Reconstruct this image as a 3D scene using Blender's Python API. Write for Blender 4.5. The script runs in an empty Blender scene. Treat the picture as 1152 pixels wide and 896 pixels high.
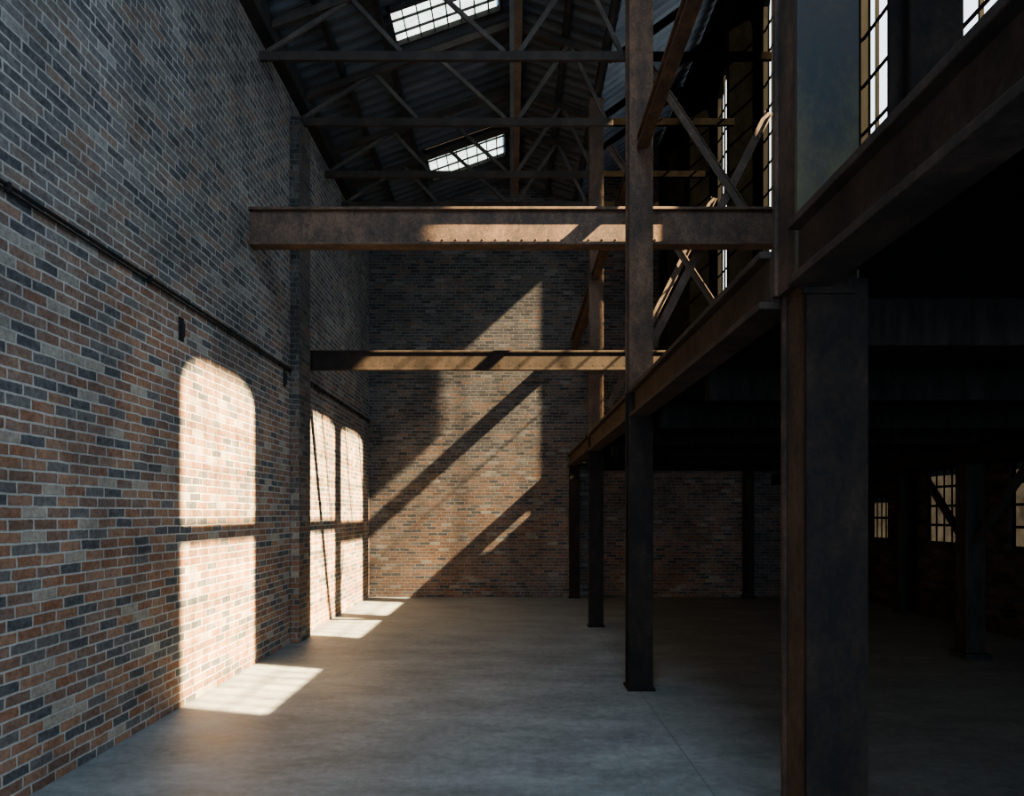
import bpy, math, random
from mathutils import Vector, Matrix
random.seed(7)
U = 1.7                       # eye height in metres; plan numbers below are multiples of it
C = bpy.context.scene.collection
def V(X, d, z): return Vector((X*U, d*U, (z+1)*U))

# ------------------------------------------------------------------ materials
def newmat(name):
    m = bpy.data.materials.new(name); m.use_nodes = True
    nt = m.node_tree; nt.nodes.clear()
    out = nt.nodes.new('ShaderNodeOutputMaterial')
    b = nt.nodes.new('ShaderNodeBsdfPrincipled')
    nt.links.new(b.outputs[0], out.inputs[0])
    return m, nt, b, out
def N(nt, t, **kw):
    n = nt.nodes.new(t)
    for k, v in kw.items(): setattr(n, k, v)
    return n
def ramp(nt, stops, interp='LINEAR'):
    r = N(nt, 'ShaderNodeValToRGB'); cr = r.color_ramp; cr.interpolation = interp
    while len(cr.elements) < len(stops): cr.elements.new(0.5)
    for e, (p, c) in zip(cr.elements, stops):
        e.position = p; e.color = (c[0], c[1], c[2], 1)
    return r
def math_(nt, op, a, b=None, c=None):
    n = N(nt, 'ShaderNodeMath', operation=op)
    for i, v in enumerate((a, b, c)):
        if v is None: continue
        if isinstance(v, (int, float)): n.inputs[i].default_value = v
        else: nt.links.new(v, n.inputs[i])
    return n.outputs[0]
def mixc(nt, fac, a, b, mode='MIX'):
    n = N(nt, 'ShaderNodeMix', data_type='RGBA', blend_type=mode)
    for i, v in ((0, fac), (6, a), (7, b)):
        if isinstance(v, (int, float)): n.inputs[i].default_value = v
        elif isinstance(v, tuple): n.inputs[i].default_value = (v[0], v[1], v[2], 1)
        else: nt.links.new(v, n.inputs[i])
    return n.outputs[2]
def noise(nt, vec, scale, detail=4, rough=0.6):
    n = N(nt, 'ShaderNodeTexNoise'); n.inputs['Scale'].default_value = scale
    n.inputs['Detail'].default_value = detail; n.inputs['Roughness'].default_value = rough
    nt.links.new(vec, n.inputs['Vector']); return n

def brick_mat(name, bw, rh, ms, warm, cool, mortar, zmid, slope=0.28, var=2.6, spec=0.2, dull=0.55, dust=0.5):
    m, nt, b, out = newmat(name); L = nt.links
    geo = N(nt, 'ShaderNodeNewGeometry')
    sp = N(nt, 'ShaderNodeSeparateXYZ'); L.new(geo.outputs['Position'], sp.inputs[0])
    sn = N(nt, 'ShaderNodeSeparateXYZ'); L.new(geo.outputs['True Normal'], sn.inputs[0])
    isx = math_(nt, 'GREATER_THAN', math_(nt, 'ABSOLUTE', sn.outputs[0]), 0.5)
    mx = N(nt, 'ShaderNodeMix', data_type='FLOAT')
    L.new(isx, mx.inputs[0]); L.new(sp.outputs[0], mx.inputs[2]); L.new(sp.outputs[1], mx.inputs[3])
    wob = noise(nt, geo.outputs['Position'], 5.5, 5)
    sw = N(nt, 'ShaderNodeSeparateColor'); L.new(wob.outputs['Color'], sw.inputs[0])
    vz = math_(nt, 'MULTIPLY_ADD', sw.outputs[1], 0.022, sp.outputs[2])
    # every course starts a little differently, so the bond is not a perfect grid
    row = math_(nt, 'FLOOR', math_(nt, 'DIVIDE', vz, rh))
    wn = N(nt, 'ShaderNodeTexWhiteNoise', noise_dimensions='1D'); L.new(row, wn.inputs['W'])
    ux = math_(nt, 'MULTIPLY_ADD', sw.outputs[0], 0.03, mx.outputs[0])
    ux = math_(nt, 'MULTIPLY_ADD', wn.outputs['Value'], bw*0.36, ux)
    cv = N(nt, 'ShaderNodeCombineXYZ'); L.new(ux, cv.inputs[0]); L.new(vz, cv.inputs[1])
    bt = N(nt, 'ShaderNodeTexBrick'); L.new(cv.outputs[0], bt.inputs['Vector'])
    bt.inputs['Color1'].default_value = (0, 0, 0, 1); bt.inputs['Color2'].default_value = (1, 1, 1, 1)
    bt.inputs['Mortar'].default_value = (0.5, 0.5, 0.5, 1)
    bt.inputs['Scale'].default_value = 1.0; bt.inputs['Mortar Size'].default_value = ms
    bt.inputs['Mortar Smooth'].default_value = 0.35
    bt.inputs['Brick Width'].default_value = bw; bt.inputs['Row Height'].default_value = rh
    rw = ramp(nt, warm, 'CONSTANT'); rc = ramp(nt, cool, 'CONSTANT')
    L.new(bt.outputs['Color'], rw.inputs[0]); L.new(bt.outputs['Color'], rc.inputs[0])
    big = noise(nt, geo.outputs['Position'], 0.55, 4)
    f = math_(nt, 'ADD', math_(nt, 'MULTIPLY', math_(nt, 'SUBTRACT', sp.outputs[2], zmid), slope),
              math_(nt, 'MULTIPLY', math_(nt, 'SUBTRACT', big.outputs[0], 0.5), var))
    f = math_(nt, 'ADD', f, 0.45)
    n = nt.nodes[-1]; n.use_clamp = True
    col = mixc(nt, f, rw.outputs[0], rc.outputs[0])
    fine = noise(nt, geo.outputs['Position'], 30, 6, 0.75)
    fr = ramp(nt, [(0.25, (0.5, 0.5, 0.5)), (0.75, (1.4, 1.38, 1.35))]); L.new(fine.outputs[0], fr.inputs[0])
    col = mixc(nt, 1.0, col, fr.outputs[0], 'MULTIPLY')
    # worn, dusty faces
    du = noise(nt, geo.outputs['Position'], 7.5, 8, 0.78)
    dr = ramp(nt, [(0.46, (0, 0, 0)), (0.72, (dust, dust, dust))]); L.new(du.outputs[0], dr.inputs[0])
    col = mixc(nt, dr.outputs[0], col, tuple(c*0.5 for c in mortar))
    mor = mixc(nt, fine.outputs[0], tuple(c*0.55 for c in mortar), tuple(c*1.35 for c in mortar))
    mor = mixc(nt, f, mor, mixc(nt, 1.0, mor, (dull, dull, dull), 'MULTIPLY'))
    col = mixc(nt, bt.outputs['Fac'], col, mor)
    gr = noise(nt, geo.outputs['Position'], 1.3, 6, 0.65)
    gr2 = ramp(nt, [(0.35, (0.48, 0.48, 0.5)), (0.6, (1, 1, 1))]); L.new(gr.outputs[0], gr2.inputs[0])
    col = mixc(nt, 0.7, col, gr2.outputs[0], 'MULTIPLY')
    L.new(col, b.inputs['Base Color']); b.inputs['Roughness'].default_value = 0.9; b.inputs['Specular IOR Level'].default_value = spec
    h = math_(nt, 'ADD', math_(nt, 'MULTIPLY', bt.outputs['Fac'], -1.0), math_(nt, 'MULTIPLY', fine.outputs[0], 0.8))
    h = math_(nt, 'ADD', h, math_(nt, 'MULTIPLY', bt.outputs['Color'], 0.25))
    bp = N(nt, 'ShaderNodeBump'); bp.inputs['Strength'].default_value = 0.7; bp.inputs['Distance'].default_value = 0.012
    L.new(h, bp.inputs['Height']); L.new(bp.outputs[0], b.inputs['Normal'])
    return m

WARM = [(0.0, (0.10, 0.104, 0.11)), (0.14, (0.29, 0.152, 0.095)), (0.30, (0.215, 0.132, 0.097)), (0.44, (0.33, 0.19, 0.122)),
        (0.58, (0.16, 0.15, 0.145)), (0.68, (0.34, 0.205, 0.138)), (0.80, (0.245, 0.157, 0.12)), (0.92, (0.38, 0.34, 0.28))]
COOL = [(0.0, (0.062, 0.065, 0.07)), (0.2, (0.10, 0.101, 0.103)), (0.36, (0.133, 0.117, 0.107)), (0.5, (0.084, 0.087, 0.092)),
        (0.63, (0.137, 0.132, 0.128)), (0.76, (0.172, 0.127, 0.104)), (0.87, (0.113, 0.114, 0.117)), (0.95, (0.19, 0.185, 0.178))]
def sc(L, r, g, b): return [(p, (c[0]*r, c[1]*g, c[2]*b)) for p, c in L]
M_brick = brick_mat('brick_side', 0.215, 0.073, 0.0084, WARM, COOL, (0.44, 0.42, 0.385), 2.9, 0.38, dull=0.68)
M_brickpier = brick_mat('brick_pier', 0.215, 0.073, 0.0075, sc(WARM, .66, .64, .62), sc(COOL, .66, .64, .62), (0.22, 0.21, 0.195), 2.4, 0.38)
M_brickback = brick_mat('brick_back', 0.2, 0.063, 0.0066, sc(WARM, .47, .51, .53), sc(COOL, .70, .70, .70), (0.17, 0.168, 0.165), 0.7, 0.25, 3.4, dull=0.85)
M_brickdark = brick_mat('brick_dark', 0.235, 0.081, 0.009, sc(COOL, .25, .25, .26), sc(COOL, .25, .25, .26), (0.04, 0.039, 0.038), 2.0, spec=0.0)  # cool brick tones scaled much darker
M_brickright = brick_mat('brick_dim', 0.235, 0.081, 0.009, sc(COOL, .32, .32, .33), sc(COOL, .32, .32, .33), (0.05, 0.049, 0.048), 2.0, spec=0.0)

def steel_mat(name, dark, rust, thr=0.5, moss=None, spec=0.25):
    m, nt, b, out = newmat(name); L = nt.links
    geo = N(nt, 'ShaderNodeNewGeometry')
    mp = N(nt, 'ShaderNodeMapping'); mp.inputs['Scale'].default_value = (1, 1, 0.55); L.new(geo.outputs['Position'], mp.inputs[0])
    n1 = noise(nt, mp.outputs[0], 4.2, 10, 0.76); n2 = noise(nt, geo.outputs['Position'], 40, 5, 0.7)
    f = math_(nt, 'ADD', n1.outputs[0], math_(nt, 'MULTIPLY', math_(nt, 'SUBTRACT', n2.outputs[0], 0.5), 0.5))
    mid = tuple((a+c)/2*0.85 for a, c in zip(dark, rust))
    r = ramp(nt, [(thr-0.14, dark), (thr, mid), (thr+0.18, rust)]); L.new(f, r.inputs[0])
    col = r.outputs[0]
    if moss:                                      # yellow-green bloom, stronger low down on the shaft
        sp = N(nt, 'ShaderNodeSeparateXYZ'); L.new(geo.outputs['Position'], sp.inputs[0])
        n3 = noise(nt, mp.outputs[0], 9, 10, 0.8)
        g = N(nt, 'ShaderNodeMapRange'); g.inputs[1].default_value = 2.9; g.inputs[2].default_value = 3.9
        g.inputs[3].default_value = 0.16; g.inputs[4].default_value = -0.16; L.new(sp.outputs[2], g.inputs[0])
        r3 = ramp(nt, [(0.46, (0, 0, 0)), (0.74, (0.7, 0.7, 0.7))]); L.new(math_(nt, 'ADD', n3.outputs[0], g.outputs[0]), r3.inputs[0])
        col = mixc(nt, r3.outputs[0], col, moss)
    L.new(col, b.inputs['Base Color']); b.inputs['Metallic'].default_value = 0.08 if spec else 0.0
    rr = N(nt, 'ShaderNodeMapRange'); rr.inputs[3].default_value = 0.65; rr.inputs[4].default_value = 0.98
    L.new(n2.outputs[0], rr.inputs[0]); L.new(rr.outputs[0], b.inputs['Roughness'])
    b.inputs['Specular IOR Level'].default_value = spec
    bp = N(nt, 'ShaderNodeBump'); bp.inputs['Strength'].default_value = 0.45; bp.inputs['Distance'].default_value = 0.006
    L.new(f, bp.inputs['Height']); L.new(bp.outputs[0], b.inputs['Normal'])
    return m
M_beam = steel_mat('rusty_beam_steel', (0.042, 0.0345, 0.030), (0.145, 0.093, 0.066), 0.49)
M_beamfar = steel_mat('rusty_far_beam_steel', (0.017, 0.0138, 0.0122), (0.044, 0.0315, 0.0255), 0.5)
M_col = steel_mat('dark_column_steel', (0.009, 0.0085, 0.0083), (0.034, 0.0235, 0.0185), 0.56, spec=0.15)  # darker than the upper columns, standing in for shade below the mezzanine
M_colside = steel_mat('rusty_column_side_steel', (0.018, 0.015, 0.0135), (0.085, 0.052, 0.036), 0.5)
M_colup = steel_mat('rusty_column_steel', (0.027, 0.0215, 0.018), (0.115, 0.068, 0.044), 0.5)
M_colfar = steel_mat('rusty_far_column_steel', (0.048, 0.037, 0.03), (0.145, 0.092, 0.064), 0.5)
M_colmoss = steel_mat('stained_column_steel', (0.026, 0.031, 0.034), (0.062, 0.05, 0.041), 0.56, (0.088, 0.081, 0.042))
M_edge = steel_mat('edge_beam_steel', (0.020, 0.017, 0.0155), (0.066, 0.046, 0.036), 0.54)
M_truss = steel_mat('truss_steel', (0.018, 0.0185, 0.02), (0.05, 0.044, 0.04), 0.5)
M_chord = steel_mat('truss_chord_steel', (0.026, 0.023, 0.021), (0.07, 0.054, 0.045), 0.5)
M_chordend = steel_mat('shaded_truss_steel', (0.004, 0.0038, 0.0036), (0.010, 0.0086, 0.0075), 0.5, spec=0.0)  # darkened truss steel: shade put into the colour right of the columns
M_web = steel_mat('truss_web_steel', (0.045, 0.042, 0.04), (0.10, 0.083, 0.07), 0.5)
M_brace = steel_mat('tie_steel', (0.035, 0.028, 0.0235), (0.11, 0.07, 0.048), 0.5)
M_ridge = steel_mat('ridge_steel', (0.09, 0.072, 0.06), (0.22, 0.15, 0.108), 0.48)
M_xbrace = steel_mat('brace_steel', (0.062, 0.052, 0.045), (0.15, 0.11, 0.084), 0.49)
M_black = steel_mat('black_iron', (0.014, 0.014, 0.015), (0.035, 0.031, 0.028), 0.55)
M_darkreveal = steel_mat('darkened_reveal', (0.0015, 0.0015, 0.0015), (0.003, 0.003, 0.003), 0.5, spec=0.0)  # near-black colour so the sunlit window reveals look shaded

def wood_mat(name, a, c):
    m, nt, b, out = newmat(name); L = nt.links
    geo = N(nt, 'ShaderNodeNewGeometry')
    mp = N(nt, 'ShaderNodeMapping'); mp.inputs['Scale'].default_value = (6, 6, 1); L.new(geo.outputs['Position'], mp.inputs[0])
    n1 = noise(nt, mp.outputs[0], 3, 6, 0.65)
    r = ramp(nt, [(0.35, a), (0.7, c)]); L.new(n1.outputs[0], r.inputs[0]); L.new(r.outputs[0], b.inputs['Base Color'])
    b.inputs['Roughness'].default_value = 0.85; b.inputs['Specular IOR Level'].default_value = 0.05
    return m
M_timber = wood_mat('dark_post', (0.016, 0.0155, 0.015), (0.034, 0.031, 0.029))
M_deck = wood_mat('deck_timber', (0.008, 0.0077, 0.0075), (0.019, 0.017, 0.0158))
M_frame = wood_mat('window_frame_paint', (0.004, 0.004, 0.004), (0.009, 0.0085, 0.008))

def roof_mat():
    m, nt, b, out = newmat('corrugated_roof'); L = nt.links
    geo = N(nt, 'ShaderNodeNewGeometry')
    n1 = noise(nt, geo.outputs['Position'], 1.5, 6, 0.7)
    r = ramp(nt, [(0.3, (0.028, 0.037, 0.048)), (0.7, (0.07, 0.09, 0.113))]); L.new(n1.outputs[0], r.inputs[0])
    L.new(r.outputs[0], b.inputs['Base Color']); b.inputs['Roughness'].default_value = 0.65; b.inputs['Metallic'].default_value = 0.1
    return m
M_roof = roof_mat()

def floor_mat():
    m, nt, b, out = newmat('concrete_floor'); L = nt.links
    geo = N(nt, 'ShaderNodeNewGeometry')
    sp = N(nt, 'ShaderNodeSeparateXYZ'); L.new(geo.outputs['Position'], sp.inputs[0])
    mp = N(nt, 'ShaderNodeMapping'); mp.inputs['Scale'].default_value = (0.6, 1.3, 1); mp.inputs['Rotation'].default_value = (0, 0, 0.25); L.new(geo.outputs['Position'], mp.inputs[0])
    n1 = noise(nt, mp.outputs[0], 1.6, 11, 0.78); n2 = noise(nt, geo.outputs['Position'], 14, 6, 0.78)
    f = math_(nt, 'ADD', n1.outputs[0], math_(nt, 'MULTIPLY', math_(nt, 'SUBTRACT', n2.outputs[0], 0.5), 0.5))
    r = ramp(nt, [(0.3, (0.082, 0.091, 0.094)), (0.5, (0.165, 0.18, 0.185)), (0.7, (0.262, 0.282, 0.288))]); L.new(f, r.inputs[0])
    j1 = math_(nt, 'LESS_THAN', math_(nt, 'ABSOLUTE', math_(nt, 'SUBTRACT', sp.outputs[0], 1.22)), 0.005)
    fy = math_(nt, 'ABSOLUTE', math_(nt, 'SUBTRACT', math_(nt, 'FRACT', math_(nt, 'DIVIDE', sp.outputs[1], 3.1)), 0.5))
    j2 = math_(nt, 'LESS_THAN', fy, 0.0016)
    j = math_(nt, 'MAXIMUM', j1, math_(nt, 'MULTIPLY', j2, 0.35))
    col = mixc(nt, math_(nt, 'MULTIPLY', j, 0.5), r.outputs[0], (0.04, 0.04, 0.04))
    L.new(col, b.inputs['Base Color'])
    rr = N(nt, 'ShaderNodeMapRange'); rr.inputs[3].default_value = 0.4; rr.inputs[4].default_value = 0.72
    L.new(n1.outputs[0], rr.inputs[0]); L.new(rr.outputs[0], b.inputs['Roughness'])
    bp = N(nt, 'ShaderNodeBump'); bp.inputs['Strength'].default_value = 0.25; bp.inputs['Distance'].default_value = 0.005
    L.new(n2.outputs[0], bp.inputs['Height']); L.new(bp.outputs[0], b.inputs['Normal'])
    return m
M_floor = floor_mat()

def pane_clear(name, col):
    m = bpy.data.materials.new(name); m.use_nodes = True; nt = m.node_tree; nt.nodes.clear()
    o = N(nt, 'ShaderNodeOutputMaterial'); t = N(nt, 'ShaderNodeBsdfTransparent'); t.inputs[0].default_value = (*col, 1)
    g = N(nt, 'ShaderNodeBsdfGlossy'); g.inputs['Roughness'].default_value = 0.1
    mx = N(nt, 'ShaderNodeMixShader'); mx.inputs[0].default_value = 0.03
    nt.links.new(t.outputs[0], mx.inputs[1]); nt.links.new(g.outputs[0], mx.inputs[2]); nt.links.new(mx.outputs[0], o.inputs[0])
    return m
def pane_milky(name, col, dirt):
    m = bpy.data.materials.new(name); m.use_nodes = True; nt = m.node_tree; nt.nodes.clear()
    o = N(nt, 'ShaderNodeOutputMaterial'); t = N(nt, 'ShaderNodeBsdfTranslucent')
    geo = N(nt, 'ShaderNodeNewGeometry'); n1 = noise(nt, geo.outputs['Position'], 5, 5)
    r = ramp(nt, [(0.3, tuple(c*dirt for c in col)), (0.65, col)]); nt.links.new(n1.outputs[0], r.inputs[0])
    nt.links.new(r.outputs[0], t.inputs[0]); nt.links.new(t.outputs[0], o.inputs[0])
    return m
M_clear = pane_clear('clear_pane', (0.95, 0.95, 0.93))
M_dimpane = pane_clear('dimming_blue_pane', (0.42, 0.43, 0.48))  # tint added to weaken and cool the sun on the back wall
M_skyl = pane_milky('milky_skylight_glass', (0.19, 0.275, 0.37), 0.55)
M_dirty = pane_milky('dirty_window_glass', (0.0065, 0.0065, 0.0067), 0.4)

# ------------------------------------------------------------------ mesh helpers
class MB:
    def __init__(s): s.v = []; s.f = []
    def hexa(s, o, a, b, c):
        i = len(s.v)
        for k in ((0,0,0),(1,0,0),(1,1,0),(0,1,0),(0,0,1),(1,0,1),(1,1,1),(0,1,1)):
            s.v.append(o + a*k[0] + b*k[1] + c*k[2])
        fs = [(0,3,2,1),(4,5,6,7),(0,1,5,4),(1,2,6,5),(2,3,7,6),(3,0,4,7)]
        if a.cross(b).dot(c) < 0: fs = [tuple(reversed(q)) for q in fs]
        s.f += [tuple(i+j for j in q) for q in fs]; return s
    def box(s, X0, X1, d0, d1, z0, z1):          # plan units
        p = V(X0, d0, z0); q = V(X1, d1, z1)
        return s.hexa(p, Vector((q.x-p.x,0,0)), Vector((0,q.y-p.y,0)), Vector((0,0,q.z-p.z)))
    def bar(s, p, q, n, w, h):                    # n: face normal, w thickness along n, h width
        d = (q-p); n = Vector(n); n = (n - d*(n.dot(d)/d.length_squared)).normalized()
        t = d.normalized().cross(n)
        return s.hexa(p - n*w/2 - t*h/2, d, n*w, t*h)
    def cyl(s, p, q, r, seg=10, cap=True):
        d = (q-p).normalized(); a = d.orthogonal().normalized(); b = d.cross(a); i = len(s.v)
        for e in (p, q):
            for k in range(seg):
                t = 2*math.pi*k/seg; s.v.append(e + a*(r*math.cos(t)) + b*(r*math.sin(t)))
        for k in range(seg):
            l = (k+1) % seg; s.f.append((i+k, i+l, i+seg+l, i+seg+k))
        if cap:
            s.f.append(tuple(i+k for k in reversed(range(seg)))); s.f.append(tuple(i+seg+k for k in range(seg)))
        return s
    def rivet(s, c, n, r):                        # small dome
        n = Vector(n).normalized(); a = n.orthogonal().normalized(); b = n.cross(a); i = len(s.v); seg = 8
        for rr, hh in ((r, 0), (r*.75, r*.5)):
            for k in range(seg):
                t = 2*math.pi*k/seg; s.v.append(c + a*(rr*math.cos(t)) + b*(rr*math.sin(t)) + n*hh)
        s.v.append(c + n*r*.7)
        for k in range(seg):
            l = (k+1) % seg; s.f.append((i+k, i+l, i+seg+l, i+seg+k)); s.f.append((i+seg+k, i+seg+l, i+2*seg))
        return s
    def build(s, name, mat, parent=None, bevel=0.0):
        if parent is not None: org = ORG[parent]
        else:
            xs = [v.x for v in s.v]; ys = [v.y for v in s.v]; zs = [v.z for v in s.v]
            org = Vector(((min(xs)+max(xs))/2, (min(ys)+max(ys))/2, min(zs)))
        me = bpy.data.meshes.new(name); me.from_pydata([v - org for v in s.v], [], s.f); me.update()
        me.materials.append(mat)
        o = bpy.data.objects.new(name, me); C.objects.link(o)
        if parent is not None: o.parent = parent
        else: o.location = org
        ORG[o] = org
        if bevel:
            b = o.modifiers.new('bevel', 'BEVEL'); b.width = bevel; b.segments = 2; b.limit_method = 'ANGLE'
        return o
ORG = {}
def thing(name, loc, label, cat, group=None, kind=None):
    o = bpy.data.objects.new(name, None); o.empty_display_size = 0.2; C.objects.link(o); o.location = loc
    ORG[o] = Vector(loc); tag(o, label, cat, group, kind); return o
def tag(o, label=None, cat=None, group=None, kind=None):
    for k, v in (('label', label), ('category', cat), ('group', group), ('kind', kind)):
        if v: o[k] = v
    return o
def struct(o, label=None, cat=None): return tag(o, label, cat, None, 'structure')

SH = 0.6                       # squareness of the arched window shoulders
def arch(y0, y1, z0, z1, rise, inset=0.0, n=16):
    y0 += inset; y1 -= inset; z0 += inset; z1 -= inset
    pts = [(y0, z0), (y1, z0)]
    if rise <= 0: return pts + [(y1, z1), (y0, z1)]
    cy = (y0+y1)/2; hw = (y1-y0)/2
    for k in range(n+1):
        t = math.pi*k/n
        c, s_ = math.cos(t), math.sin(t)
        pts.append((cy + hw*math.copysign(abs(c)**SH, c), z1 - rise + rise*abs(s_)**SH))
    return pts

def curve_wall(name, outer, holes, thick, mapf, mat, reveal=None):
    cu = bpy.data.curves.new(name+'_outline', 'CURVE'); cu.dimensions = '2D'; cu.fill_mode = 'BOTH'; cu.extrude = thick/2
    for poly in [outer] + holes:
        sp = cu.splines.new('POLY'); sp.points.add(len(poly)-1)
        for p, (a, b) in zip(sp.points, poly): p.co = (a, b, 0, 1)
        sp.use_cyclic_u = True
    tmp = bpy.data.objects.new(name+'_outline', cu); C.objects.link(tmp)
    dg = bpy.context.evaluated_depsgraph_get(); dg.update()
    me = bpy.data.meshes.new_from_object(tmp.evaluated_get(dg))
    bpy.data.objects.remove(tmp); bpy.data.curves.remove(cu)
    vs = [mapf(v.co.x, v.co.y, v.co.z) for v in me.vertices]
    fs = [tuple(p.vertices) for p in me.polygons]
    b = MB(); b.v = vs; b.f = fs
    o = b.build(name, mat)
    import bmesh
    bm = bmesh.new(); bm.from_mesh(o.data); bmesh.ops.remove_doubles(bm, verts=bm.verts, dist=1e-5)
    bmesh.ops.recalc_face_normals(bm, faces=bm.faces); bm.to_mesh(o.data); bm.free()
    if reveal:
        o.data.materials.append(reveal)
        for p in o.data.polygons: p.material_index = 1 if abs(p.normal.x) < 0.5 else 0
    return o
def zz(z): return (z+1)*U

# ------------------------------------------------------------------ layout numbers (multiples of eye height)
XL, XC, XR = -1.71, 1.76, 4.05
DB, DF = 8.17, -2.6
RIDGE, PITCH, XV = 4.0, 0.35, 0.80
WN, WT = 0.08, 0.33            # thickness of the clerestory wall, near thin part and far thick part
DSPLIT = 4.25
WTOP = 4.41
def roofz(X):
    if X <= XV: return RIDGE - PITCH*abs(X)
    return RIDGE - PITCH*XV + 0.72*(X-XV)
MT, MBOT = 0.70, 0.59

# ------------------------------------------------------------------ shell
struct(MB().box(XL-0.2, XR+0.2, DF-0.2, DB+0.2, -1.12, -1.0).build('floor', M_floor))
struct(MB().box(XL-0.2, XL, DF-0.2, DB, -1.0, 3.22).build('wall_left', M_brick))
struct(MB().box(XL, -1.64, 5.26, 5.56, -1.0, 3.06).build('wall_pier', M_brickpier, bevel=0.01))

XO = XC*U + WT*U
gable = [(XL*U-0.3, 0), (XR*U+0.3, 0), (XR*U+0.3, zz(1.2)), (XO, zz(1.2)), (XO, zz(roofz(XC+WT))), (XV*U, zz(roofz(XV))), (0, zz(RIDGE)), (XL*U-0.3, zz(roofz(XL)))]
struct(curve_wall('wall_back', gable, [], 0.3, lambda a, b, c: Vector((a, DB*U+0.15+c, b)), M_brickback))
door = [(-1.5*U, 0.05), (0.55*U, 0.05), (0.55*U, zz(1.1)), (-1.5*U, zz(1.1))]
struct(curve_wall('wall_front', gable, [door], 0.3, lambda a, b, c: Vector((a, DF*U-0.15+c, b)), M_brickdark))

# clerestory wall above the mezzanine, with tall windows
ST = 3.57
def stepped(ins):  # outline stepped to shape the sun patch on the back wall
    i = ins
    return [(7.0*U+i, zz(1.12)+i), (7.74*U-i, zz(1.12)+i), (7.74*U-i, zz(4.35)-i), (7.28*U+i, zz(4.35)-i), (7.28*U+i, zz(ST)-i), (7.0*U+i, zz(ST)-i)]
WIN = [(2.46, 3.50, 1.45, 4.02, 0.24), (4.48, 5.54, 1.45, 4.28, 0.26), (5.60, 6.76, 1.45, 4.28, 0.26), (7.0, 7.74, 1.12, 4.35, 0)]
sun_slot = [(3.74*U, zz(3.86)), (4.09*U, zz(2.835)), (4.21*U, zz(2.475)), (4.21*U, zz(2.665)), (4.09*U, zz(3.02)), (3.74*U, zz(4.05))]  # unseen opening added to throw sun onto the higher crossbeam
holes = [arch(a*U, b*U, zz(c), zz(d), r*U) for a, b, c, d, r in WIN[:1]] + [sun_slot]
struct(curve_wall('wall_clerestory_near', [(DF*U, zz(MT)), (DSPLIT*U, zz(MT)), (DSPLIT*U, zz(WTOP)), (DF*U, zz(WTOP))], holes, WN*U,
                  lambda a, b, c: Vector((XC*U+WN*U/2+c, a, b)), M_brickdark, M_darkreveal))
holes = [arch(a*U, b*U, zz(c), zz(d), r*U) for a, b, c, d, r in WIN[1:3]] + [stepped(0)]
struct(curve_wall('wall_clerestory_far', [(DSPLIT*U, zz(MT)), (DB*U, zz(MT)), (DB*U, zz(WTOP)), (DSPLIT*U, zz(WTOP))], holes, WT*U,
                  lambda a, b, c: Vector((XC*U+WT*U/2+c, a, b)), M_brickdark, M_darkreveal))
def ring(mb, po, pi, x0, x1):
    n = len(po); i = len(mb.v)
    for x in (x0, x1):
        for P in (po, pi):
            for a, b in P: mb.v.append(Vector((x, a, b)))
    for k in range(n):
        l = (k+1) % n
        A = lambda s, r, q: i + s*2*n + r*n + q
        mb.f += [(A(0,0,k), A(0,1,k), A(0,1,l), A(0,0,l)), (A(1,0,k), A(1,0,l), A(1,1,l), A(1,1,k)),
                 (A(0,1,k), A(1,1,k), A(1,1,l), A(0,1,l)), (A(0,0,k), A(0,0,l), A(1,0,l), A(1,0,k))]
def win_top(y, y0, y1, z1, rise):
    if rise <= 0: return z1
    c = abs((y-(y0+y1)/2)/((y1-y0)/2)); c = min(c, 1)
    th = math.acos(c**(1/SH)); return z1 - rise + rise*math.sin(th)**SH
def window(idx, a, b, c, d, r, xface, label, nv, glass, depth=0.03, hz=0.5, th=0.016, hth=0.02, poly=None):
    y0, y1, z0, z1, rise = a*U, b*U, zz(c), zz(d), r*U
    if poly is None: poly = lambda ins: arch(y0, y1, z0, z1, rise, ins)
    root = thing('window_%d' % idx, (xface+0.1, (y0+y1)/2, z0), label, 'window', None, 'structure')
    mb = MB(); ring(mb, poly(0), poly(0.04), xface+0.02, xface+0.05+depth)
    mb.build('window_frame', M_frame, root)
    g = MB()
    for k in range(1, nv):
        y = y0 + (y1-y0)*k/nv
        zt = win_top(y, y0, y1, z1, rise) - 0.03
        if idx == 4 and y < 7.28*U: zt = zz(ST)-0.03
        g.hexa(Vector((xface+0.03, y-th/2, z0+0.03)), Vector((depth, 0, 0)), Vector((0, th, 0)), Vector((0, 0, zt-z0-0.03)))
    n = max(2, int((z1-z0)/hz))
    for k in range(1, n):
        z = z0 + (z1-rise*0.6-z0)*k/n
        ya = 7.28*U if (idx == 4 and z > zz(ST)) else y0
        g.hexa(Vector((xface+0.035, ya+0.03, z-hth/2)), Vector((0.02, 0, 0)), Vector((0, y1-ya-0.06, 0)), Vector((0, 0, hth)))
    g.build('glazing_bars', M_frame, root)
    p = MB(); pp = poly(0.03)
    p.v = [Vector((xface+0.045, a_, b_)) for a_, b_ in pp]; p.f = [tuple(range(len(pp)))]
    p.build('pane', glass, root)
    return root
WL = ['tall bright industrial window beside the mossy column, high on the right', 'tall bright window seen through the nearer cross brace',
      'tall bright window further back beyond the nearer cross brace', 'window nearest the far brick wall, stepped to shape its sun patch']
for i, (w, l) in enumerate(zip(WIN, WL)):
    window(i+1, *w, XC*U + (0.01 if i == 0 else WT*U - 0.12), l, [7, 6, 6, 2][i], [M_clear, M_clear, M_clear, M_dimpane][i], hz=[0.4, 0.4, 0.4, 2.2][i], poly=stepped if i == 3 else None)

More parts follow.
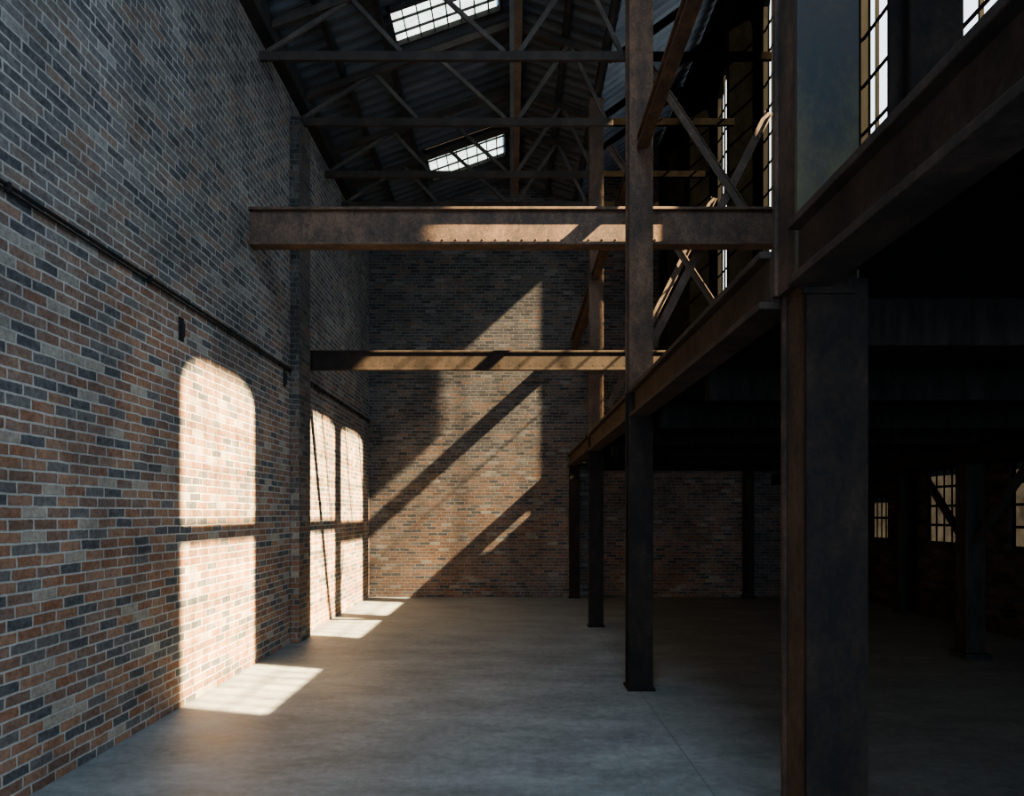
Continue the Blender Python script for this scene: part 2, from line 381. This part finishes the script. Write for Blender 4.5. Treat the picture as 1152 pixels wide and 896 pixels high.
# right wall under the mezzanine
RW = [(7.36, 7.72, 0.20), (6.22, 6.68, 0.44), (5.0, 5.56, 0.44)]
outer = [(DF*U, 0), (DB*U, 0), (DB*U, zz(MBOT)), (DF*U, zz(MBOT))]
holes = [arch(a*U, b*U, zz(-0.29), zz(t), 0) for a, b, t in RW]
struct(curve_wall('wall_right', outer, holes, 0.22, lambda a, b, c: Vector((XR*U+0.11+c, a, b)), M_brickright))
RL = ['small dim window in the far right corner under the mezzanine', 'dim multi-pane window left of the braced post', 'dim window right of the braced post, cut by the frame']
for i, ((a, b, t), l) in enumerate(zip(RW, RL)):
    window(5+i, a, b, -0.29, t, 0, XR*U+0.02, l, 4, M_dirty, depth=0.03, hz=0.3, th=0.022, hth=0.03)
struct(MB().box(XR-0.02, XR, DF, DB, -1.0, -0.92).build('baseboard_right', M_timber))

# mezzanine deck with an added gap beside the edge beam, letting a sun streak reach the back wall
dk = MB().box(1.02, XR+0.1, DF, DB, MBOT, MT).box(0.77, 1.02, DF, 7.78, MBOT, MT).box(0.77, 1.02, 7.98, DB, MBOT, MT)
struct(dk.build('floor_mezzanine', M_deck))

# roof: corrugated sheets with real openings for the skylights
SKY = [(-0.92, -0.08, 4.98, 5.37), (-0.90, -0.06, 6.96, 7.56)]
def roof():
    mb = MB()
    step = 0.05; ny = int((DB-DF)*U/step)+1
    xs = sorted(set([XL-0.12, -0.92, -0.90, -0.08, -0.06, 0.0, 0.4, XV, 1.3, XC+WT+0.1]))
    for j in range(ny+1):
        y = DF*U + j*step; dz = 0.018*math.sin(2*math.pi*y/0.2)
        for X in xs: mb.v.append(Vector((X*U, y, zz(roofz(X)) + dz + 0.02)))
    k = len(xs)
    for j in range(ny):
        yc = (DF*U + (j+.5)*step)/U
        for i in range(k-1):
            xc = (xs[i]+xs[i+1])/2
            if any(a < xc < b and c < yc < d for a, b, c, d in SKY): continue
            mb.f.append((j*k+i, (j+1)*k+i, (j+1)*k+i+1, j*k+i+1))
    return mb.build('ceiling', M_roof)
struct(roof())

SL = ['bright skylight at the top of the view, above the nearest truss', 'bright skylight above the far end of the hall']
for (a, b, c, d), l in zip(SKY, SL):
    root = thing('skylight', V((a+b)/2, (c+d)/2, roofz((a+b)/2)-0.02), l, 'skylight')
    u = (V(b, 0, roofz(b)) - V(a, 0, roofz(a))); n = Vector((-u.z, 0, u.x)).normalized()
    p0 = V(a, c, roofz(a)); e = Vector((0, (d-c)*U, 0)); f = MB()
    f.hexa(p0 - n*0.04, u, Vector((0, 0.04, 0)), n*0.08); f.hexa(p0 + e - n*0.04 - Vector((0, 0.04, 0)), u, Vector((0, 0.04, 0)), n*0.08)
    f.hexa(p0 - n*0.04, u.normalized()*0.04, e, n*0.08); f.hexa(p0 + u - u.normalized()*0.04 - n*0.04, u.normalized()*0.04, e, n*0.08)
    f.build('frame', M_truss, root)
    g = MB()
    for k in range(1, 8): g.hexa(p0 + u*(k/8) - n*0.02 - u.normalized()*0.007, u.normalized()*0.014, e, n*0.03)
    for q in (1/3, 2/3): g.hexa(p0 + e*q - n*0.02 - Vector((0, .006, 0)), u, Vector((0, 0.012, 0)), n*0.03)
    g.build('glazing_bars', M_truss, root)
    p = MB(); q = p0 + n*0.03; p.v = [q, q+u, q+u+e, q+e]; p.f = [(0, 1, 2, 3)]
    p.build('pane', M_skyl, root)

# ------------------------------------------------------------------ roof timbers and trusses
tag(MB().box(XL-0.05, XL+0.09, DF, DB, 3.22, 3.37).build('eave_beam', M_truss, bevel=0.006), 'dark steel eave beam lying along the top of the left brick wall', 'beam')
tag(MB().box(-0.02, 0.08, DF, DB, RIDGE-0.18, RIDGE-0.04).build('ridge_beam', M_ridge, bevel=0.006), 'rusty ridge beam running along the peak of the roof', 'beam')
for X, l in ((-1.34, 'dark roof purlin nearest the left brick wall'), (-0.965, 'roof purlin along the lower edge of both skylights'),
             (0.42, 'roof purlin on the right slope, between ridge and valley'), (0.74, 'roof purlin along the roof valley over the steel columns')):
    tag(MB().box(X-0.02, X+0.02, DF, DB, roofz(X)-0.075, roofz(X)-0.012).build('purlin', M_truss), l, 'purlin', 'roof purlins')

TD = [(4.63, 'roof truss nearest the viewer, its long chord highest in view'), (5.41, 'second roof truss, its chord between the two skylights'),
      (6.24, 'third roof truss, just below the far skylight'), (6.86, 'last roof truss, its chord just above the higher crossbeam')]
CH = 3.10
for d, l in TD:
    root = thing('roof_truss', V(0, d, CH-0.04), l, 'truss', 'roof trusses')
    MB().box(XL, XV, d-0.015, d+0.015, CH-0.03, CH+0.03).build('bottom_chord', M_chord, root, 0.005)
    MB().box(XV, XC, d-0.013, d+0.013, CH-0.028, CH+0.028).build('bottom_chord', M_chordend, root, 0.005)
    off = 0.10
    for X0, X1 in ((XL+0.03, 0.0), (XV, 0.0), (XV, XC)):
        MB().bar(V(X0, d, roofz(X0)-off-.02), V(X1, d, roofz(X1)-off-.02), (0, 1, 0), 0.06, 0.09).build('top_chord' if X1 == 0 else 'aisle_rafter', M_chord if X1 == 0 else M_chordend, root, 0.005)
    MB().box(-0.016, 0.016, d-0.016, d+0.016, CH+0.03, RIDGE-0.18).build('king_post', M_web, root)
    for Xa, Xb in ((-1.66, -1.12), (-0.75, -1.08), (-0.05, -0.62), (0.05, 0.44), (0.74, 0.47)):
        MB().bar(V(Xa, d, CH+0.03), V(Xb, d, roofz(Xb)-0.14), (0, 1, 0), 0.03, 0.05).build('web_member', M_web, root)

# ------------------------------------------------------------------ columns
CX0, CX1 = 0.66, 0.795
def column(d0, w, dep, ztop, label, mat, matup, x0=CX0, lower_shift=0.0, split=None, webf=0.22, matweb=None, rows=False):
    x1 = x0 + w; cx = (x0+x1)/2
    root = thing('steel_column', V(cx, d0+dep/2, -1), label, 'column', 'row of riveted steel columns')
    t = 0.018
    def hsec(z0, z1, s):
        fl = MB().box(x0+s, x1+s, d0, d0+t, z0, z1); fb = MB().box(x0+s, x1+s, d0+dep-t, d0+dep, z0, z1)
        wb = MB().box(cx+s-t/2-w*webf, cx+s+t/2+w*webf, d0+t, d0+dep-t, z0, z1)
        return fl, fb, wb
    sections = [(-0.985, split if split else ztop, lower_shift, mat)] + ([(split, ztop, 0.0, matup)] if split else [])
    for z0, z1, s, mm in sections:
        fl, fb, wb = hsec(z0, z1, s)
        fl.build('flange', mm, root, 0.004); fb.build('flange', matweb or mm, root, 0.004); wb.build('web', matweb or mm, root)
        if rows and z0 > 0:                        # strip of rivets up both edges of the front flange
            rv = MB(); z = z0 + 0.08
            while z < z1:
                for f in (0.14, 0.86): rv.rivet(V(x0+w*f, d0, z), (0, -1, 0), 0.009)
                z += 0.13
            rv.build('rivet_rows', mm, root)
    b = MB().box(x0-0.01+lower_shift, x1+0.01+lower_shift, d0-0.01, d0+dep+0.01, -1.0, -0.985)
    for px in (0.0, 1.0): b.rivet(V(x0+lower_shift+(x1-x0)*(0.1+0.8*px), d0-0.004, -0.985), (0, 0, 1), 0.012)
    b.build('base_plate', mat, root)
    p = MB().box(x0+0.01, x1-0.01, d0-0.008, d0, MBOT-0.06, MT-0.01)
    for zb in (0.56, 0.61, 0.66):
        for f in (0.22, 0.78): p.rivet(V(x0+w*f, d0-0.008, zb), (0, -1, 0), 0.011)
    p.build('connection_plate', mat, root)
    return root
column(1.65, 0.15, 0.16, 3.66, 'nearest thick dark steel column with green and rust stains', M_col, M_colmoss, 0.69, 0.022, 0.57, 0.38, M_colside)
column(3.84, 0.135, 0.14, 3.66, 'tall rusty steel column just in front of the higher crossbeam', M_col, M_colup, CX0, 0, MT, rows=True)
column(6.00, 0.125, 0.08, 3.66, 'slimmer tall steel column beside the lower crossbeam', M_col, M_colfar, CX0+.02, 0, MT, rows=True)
column(8.03, 0.115, 0.11, 0.55, 'farthest short steel column standing near the back brick wall', M_col, M_col, CX0+.02)

# ------------------------------------------------------------------ mezzanine edge beams (I sections along the hall)
def long_ibeam(name, x0, x1, d0, d1, z0, z1, mat, label, cat, group, rivets=True, t=0.02):
    cx = (x0+x1)/2
    root = thing(name, V(cx, (d0+d1)/2, z0), label, cat, group)
    MB().box(x0, x1, d0, d1, z1-t, z1).build('flange', mat, root, 0.004)
    MB().box(x0, x1, d0, d1, z0, z0+t).build('flange', mat, root, 0.004)
    wb = MB().box(x0+0.03, x1-0.03, d0, d1, z0+t, z1-t)
    if rivets:
        n = max(2, int((d1-d0)/0.16))
        for k in range(n):
            wb.rivet(V(x0+0.03, d0+(d1-d0)*(k+.5)/n, z0+t+0.015), (-1, 0, 0), 0.010)
    wb.build('web', mat, root)
    return root
G = 'mezzanine edge beams'
long_ibeam('edge_beam', CX0, 0.765, DF, 1.64, 0.545, MT, M_edge, 'big dark edge beam rising to the right in front of the nearest column', 'beam', G)
long_ibeam('edge_beam', CX0, 0.765, 1.82, 3.83, 0.545, MT, M_edge, 'mezzanine edge beam between the nearest column and the tall rusty column', 'beam', G)
long_ibeam('edge_beam', CX0, 0.765, 3.99, 5.99, 0.545, MT, M_edge, 'mezzanine edge beam just beyond the tall rusty column', 'beam', G)
long_ibeam('edge_beam', CX0, 0.765, 6.09, DB, 0.555, MT, M_edge, 'farthest mezzanine edge beam, ending at the back brick wall', 'beam', G)
G = 'longitudinal tie beams over the mezzanine edge'
for d0, d1, z0, z1, l in ((1.82, 3.83, 2.05, 2.125, 'tie beam at the top of the view, in front of the tall rusty column'), (3.99, 5.99, 2.05, 2.125, 'tie beam passing over the higher crossbeam behind the tall rusty column'),
                  (6.09, DB, 1.92, 2.10, 'farthest tie beam, running into the back brick wall')):
    long_ibeam('tie_beam', 0.70, 0.765, d0, d1, z0, z1, M_brace, l, 'beam', G, False, 0.014)

# ------------------------------------------------------------------ crossbeams over the hall
def cross_beam(d, z0, z1, label, w, rr, mat):
    root = thing('cross_beam', V(0, d, z0), label, 'beam', 'steel crossbeams spanning the hall')
    MB().box(XL, XC, d-w, d+w, z1-0.018, z1).build('flange', mat, root, 0.004)
    MB().box(XL, XC, d-w, d+w, z0, z0+0.018).build('flange', mat, root, 0.004)
    wb = MB().box(XL, XC, d-w*0.4, d+w*0.4, z0+0.018, z1-0.018)
    n = 40
    for k in range(n):
        wb.rivet(V(XL+(XC-XL)*(k+.5)/n, d-w*0.4, z0+0.042), (0, -1, 0), rr)
    wb.build('web', mat, root)
    return root
cross_beam(4.47, 1.745, 1.99, 'higher rusty steel crossbeam spanning the hall from the left wall', 0.05, 0.012, M_beam)
cross_beam(5.68, 1.19, 1.355, 'lower rusty steel crossbeam further back, under the higher one', 0.018, 0.007, M_beamfar)

# ------------------------------------------------------------------ cross bracing
for d, l, g in ((4.60, 'rusty cross brace beside the nearest column, over the higher crossbeam', 0), (5.85, 'rusty cross brace further back, seen behind the tall rusty column', 1)):
    root = thing('cross_brace', V(1.28, d, 0.75), l, 'brace', 'rusty cross braces above the mezzanine')
    A = (V(0.83, d+0.0, 3.15), V(1.74, d, 1.78)); B = (V(1.74, d+0.03, 2.72), V(0.83, d+0.03, 0.92))
    for p, q in (A, B):
        mb = MB().bar(p, q, (0, 1, 0), 0.014, 0.09)
        dd = (q-p).normalized(); tt = dd.cross(Vector((0, 1, 0)))
        mb.bar(p + tt*0.039 - Vector((0, .015, 0)), q + tt*0.039 - Vector((0, .015, 0)), (0, 1, 0), 0.03, 0.012)
        mb.build('brace_bar', M_xbrace, root)
# post between camera and the near clerestory window
root = thing('upper_post', V(1.215, 2.0, MT), 'dark post standing on the mezzanine in front of the bright window', 'post')
MB().box(1.14, 1.29, 1.95, 1.965, MT+0.015, 3.85).build('flange', M_col, root); MB().box(1.14, 1.29, 2.06, 2.075, MT+0.015, 3.85).build('flange', M_col, root)
MB().box(1.18, 1.25, 1.965, 2.06, MT+0.015, 3.85).build('web', M_col, root); MB().box(1.13, 1.30, 1.94, 2.085, MT, MT+0.015).build('base_plate', M_col, root)

# ------------------------------------------------------------------ under the mezzanine
for k, d in enumerate((1.0, 1.9, 2.8, 3.7, 4.6, 5.5, 6.4, 7.3)):
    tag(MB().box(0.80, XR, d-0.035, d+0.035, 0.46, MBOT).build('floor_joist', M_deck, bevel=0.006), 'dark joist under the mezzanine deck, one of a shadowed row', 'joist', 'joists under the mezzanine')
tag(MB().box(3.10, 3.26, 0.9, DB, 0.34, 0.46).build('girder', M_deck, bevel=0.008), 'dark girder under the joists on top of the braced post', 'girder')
root = thing('braced_post', V(3.18, 4.74, -1), 'dark post with two thin slanted braces under the mezzanine', 'post')
MB().box(3.115, 3.245, 4.68, 4.80, -0.96, 0.34).build('shaft', M_timber, root, 0.008)
MB().box(3.09, 3.27, 4.65, 4.83, -1.0, -0.96).build('base_block', M_timber, root, 0.008)
for s in (-1, 1):
    MB().bar(V(3.18, 4.74+s*0.05, -0.20), V(3.18, 4.74+s*0.55, 0.315), (1, 0, 0), 0.07, 0.07).build('knee_brace', M_timber, root, 0.006)
root = thing('wall_post', V(2.80, 8.09, -1), 'slim dark post standing against the far brick wall', 'post')
MB().box(2.75, 2.85, 8.03, 8.15, -0.97, 0.57).build('shaft', M_timber, root, 0.008); MB().box(2.73, 2.87, 8.01, 8.16, -1, -0.97).build('base_block', M_timber, root)
root = thing('wall_post', V(3.9, 6.86, -1), 'slim dark post against the right wall between two dim windows', 'post')
MB().box(3.87, 3.95, 6.82, 6.90, -0.97, 0.57).build('shaft', M_timber, root, 0.008); MB().box(3.85, 3.97, 6.80, 6.92, -1, -0.97).build('base_block', M_timber, root)

# ------------------------------------------------------------------ conduit and brackets on the left wall
def conduit(d0, d1, z, label):
    root = thing('conduit', V(XL+0.03, (d0+d1)/2, z-0.02), label, 'conduit', 'conduit runs on the left wall')
    MB().cyl(V(XL+0.012, d0, z), V(XL+0.012, d1, z), 0.012, 12).build('pipe', M_black, root)
    MB().cyl(V(XL+0.009, d0, z-0.018), V(XL+0.009, d1, z-0.018), 0.007, 10).build('cable', M_black, root)
    d = d0 + 0.35
    while d < d1:
        MB().box(XL+0.0008, XL+0.021, d-0.006, d+0.006, z-0.024, z+0.009).build('clip', M_black, root); d += 0.9
conduit(DF+0.05, 5.255, 1.107, 'dark conduit and cable along the left wall, nearer than the pier')
conduit(5.56, DB, 1.107, 'dark conduit along the left wall beyond the brick pier')
for d, z0, z1, l in ((3.52, 0.89, 1.01, 'small dark iron bracket under the conduit on the left wall'), (5.12, 0.95, 1.082, 'small dark iron bracket beside the brick pier')):
    root = thing('wall_bracket', V(XL+0.01, d, z0), l, 'bracket')
    MB().box(XL, XL+0.008, d-0.022, d+0.022, z0, z1).build('back_plate', M_black, root)
    MB().box(XL+0.008, XL+0.022, d-0.008, d+0.008, z0+0.02, z1-0.03).build('hook', M_black, root, 0.003)

# ------------------------------------------------------------------ light
sun = bpy.data.lights.new('sun', 'SUN'); sun.energy = 60; sun.angle = math.radians(0.9); sun.color = (1.0, 0.75, 0.42)
so = bpy.data.objects.new('sun', sun); C.objects.link(so); so.location = (20, -6, 20)
so.rotation_euler = Vector((-1, 0.30, -0.90)).to_track_quat('-Z', 'Y').to_euler()
w = bpy.data.worlds.new('sky'); bpy.context.scene.world = w; w.use_nodes = True
bg = w.node_tree.nodes['Background']; bg.inputs[0].default_value = (0.80, 0.90, 1.0, 1); bg.inputs[1].default_value = 1.7
def area(name, loc, direction, sx, sy, e, col):
    l = bpy.data.lights.new(name, 'AREA'); l.shape = 'RECTANGLE'; l.size = sx; l.size_y = sy; l.energy = e; l.color = col
    o = bpy.data.objects.new(name, l); C.objects.link(o); o.location = loc
    o.rotation_euler = Vector(direction).to_track_quat('-Z', 'Y').to_euler()
area('front_fill', (-0.5*U, DF*U+0.1, 1.9), (0, 1, 0.1), 3.3, 3.4, 200, (0.64, 0.82, 1.0))  # added cool fill lamp behind the camera
area('mezzanine_fill', (2.6*U, DF*U+0.1, 1.3), (0, 1, -0.1), 2.5, 2.0, 170, (0.70, 0.85, 1.0))  # added fill lamp to lift the dark space under the mezzanine
area('overhead_fill', (0.1*U, 1.2*U, zz(3.5)), (-0.15, 0.65, -1), 2.2, 5.0, 280, (0.64, 0.82, 1.0))  # added overhead fill lamp, out of view below the roof

# ------------------------------------------------------------------ camera
cam = bpy.data.cameras.new('camera'); co = bpy.data.objects.new('camera', cam); C.objects.link(co)
co.location = (0, 0, U); co.rotation_euler = (math.pi/2, 0, 0)
cam.sensor_width = 36; cam.lens = 24; cam.shift_y = 130/1152; cam.clip_start = 0.05
bpy.context.scene.camera = co
vs = bpy.context.scene.view_settings
vs.view_transform = 'AgX'; vs.exposure = 0.6
try: vs.look = 'AgX - Medium High Contrast'
except Exception: pass
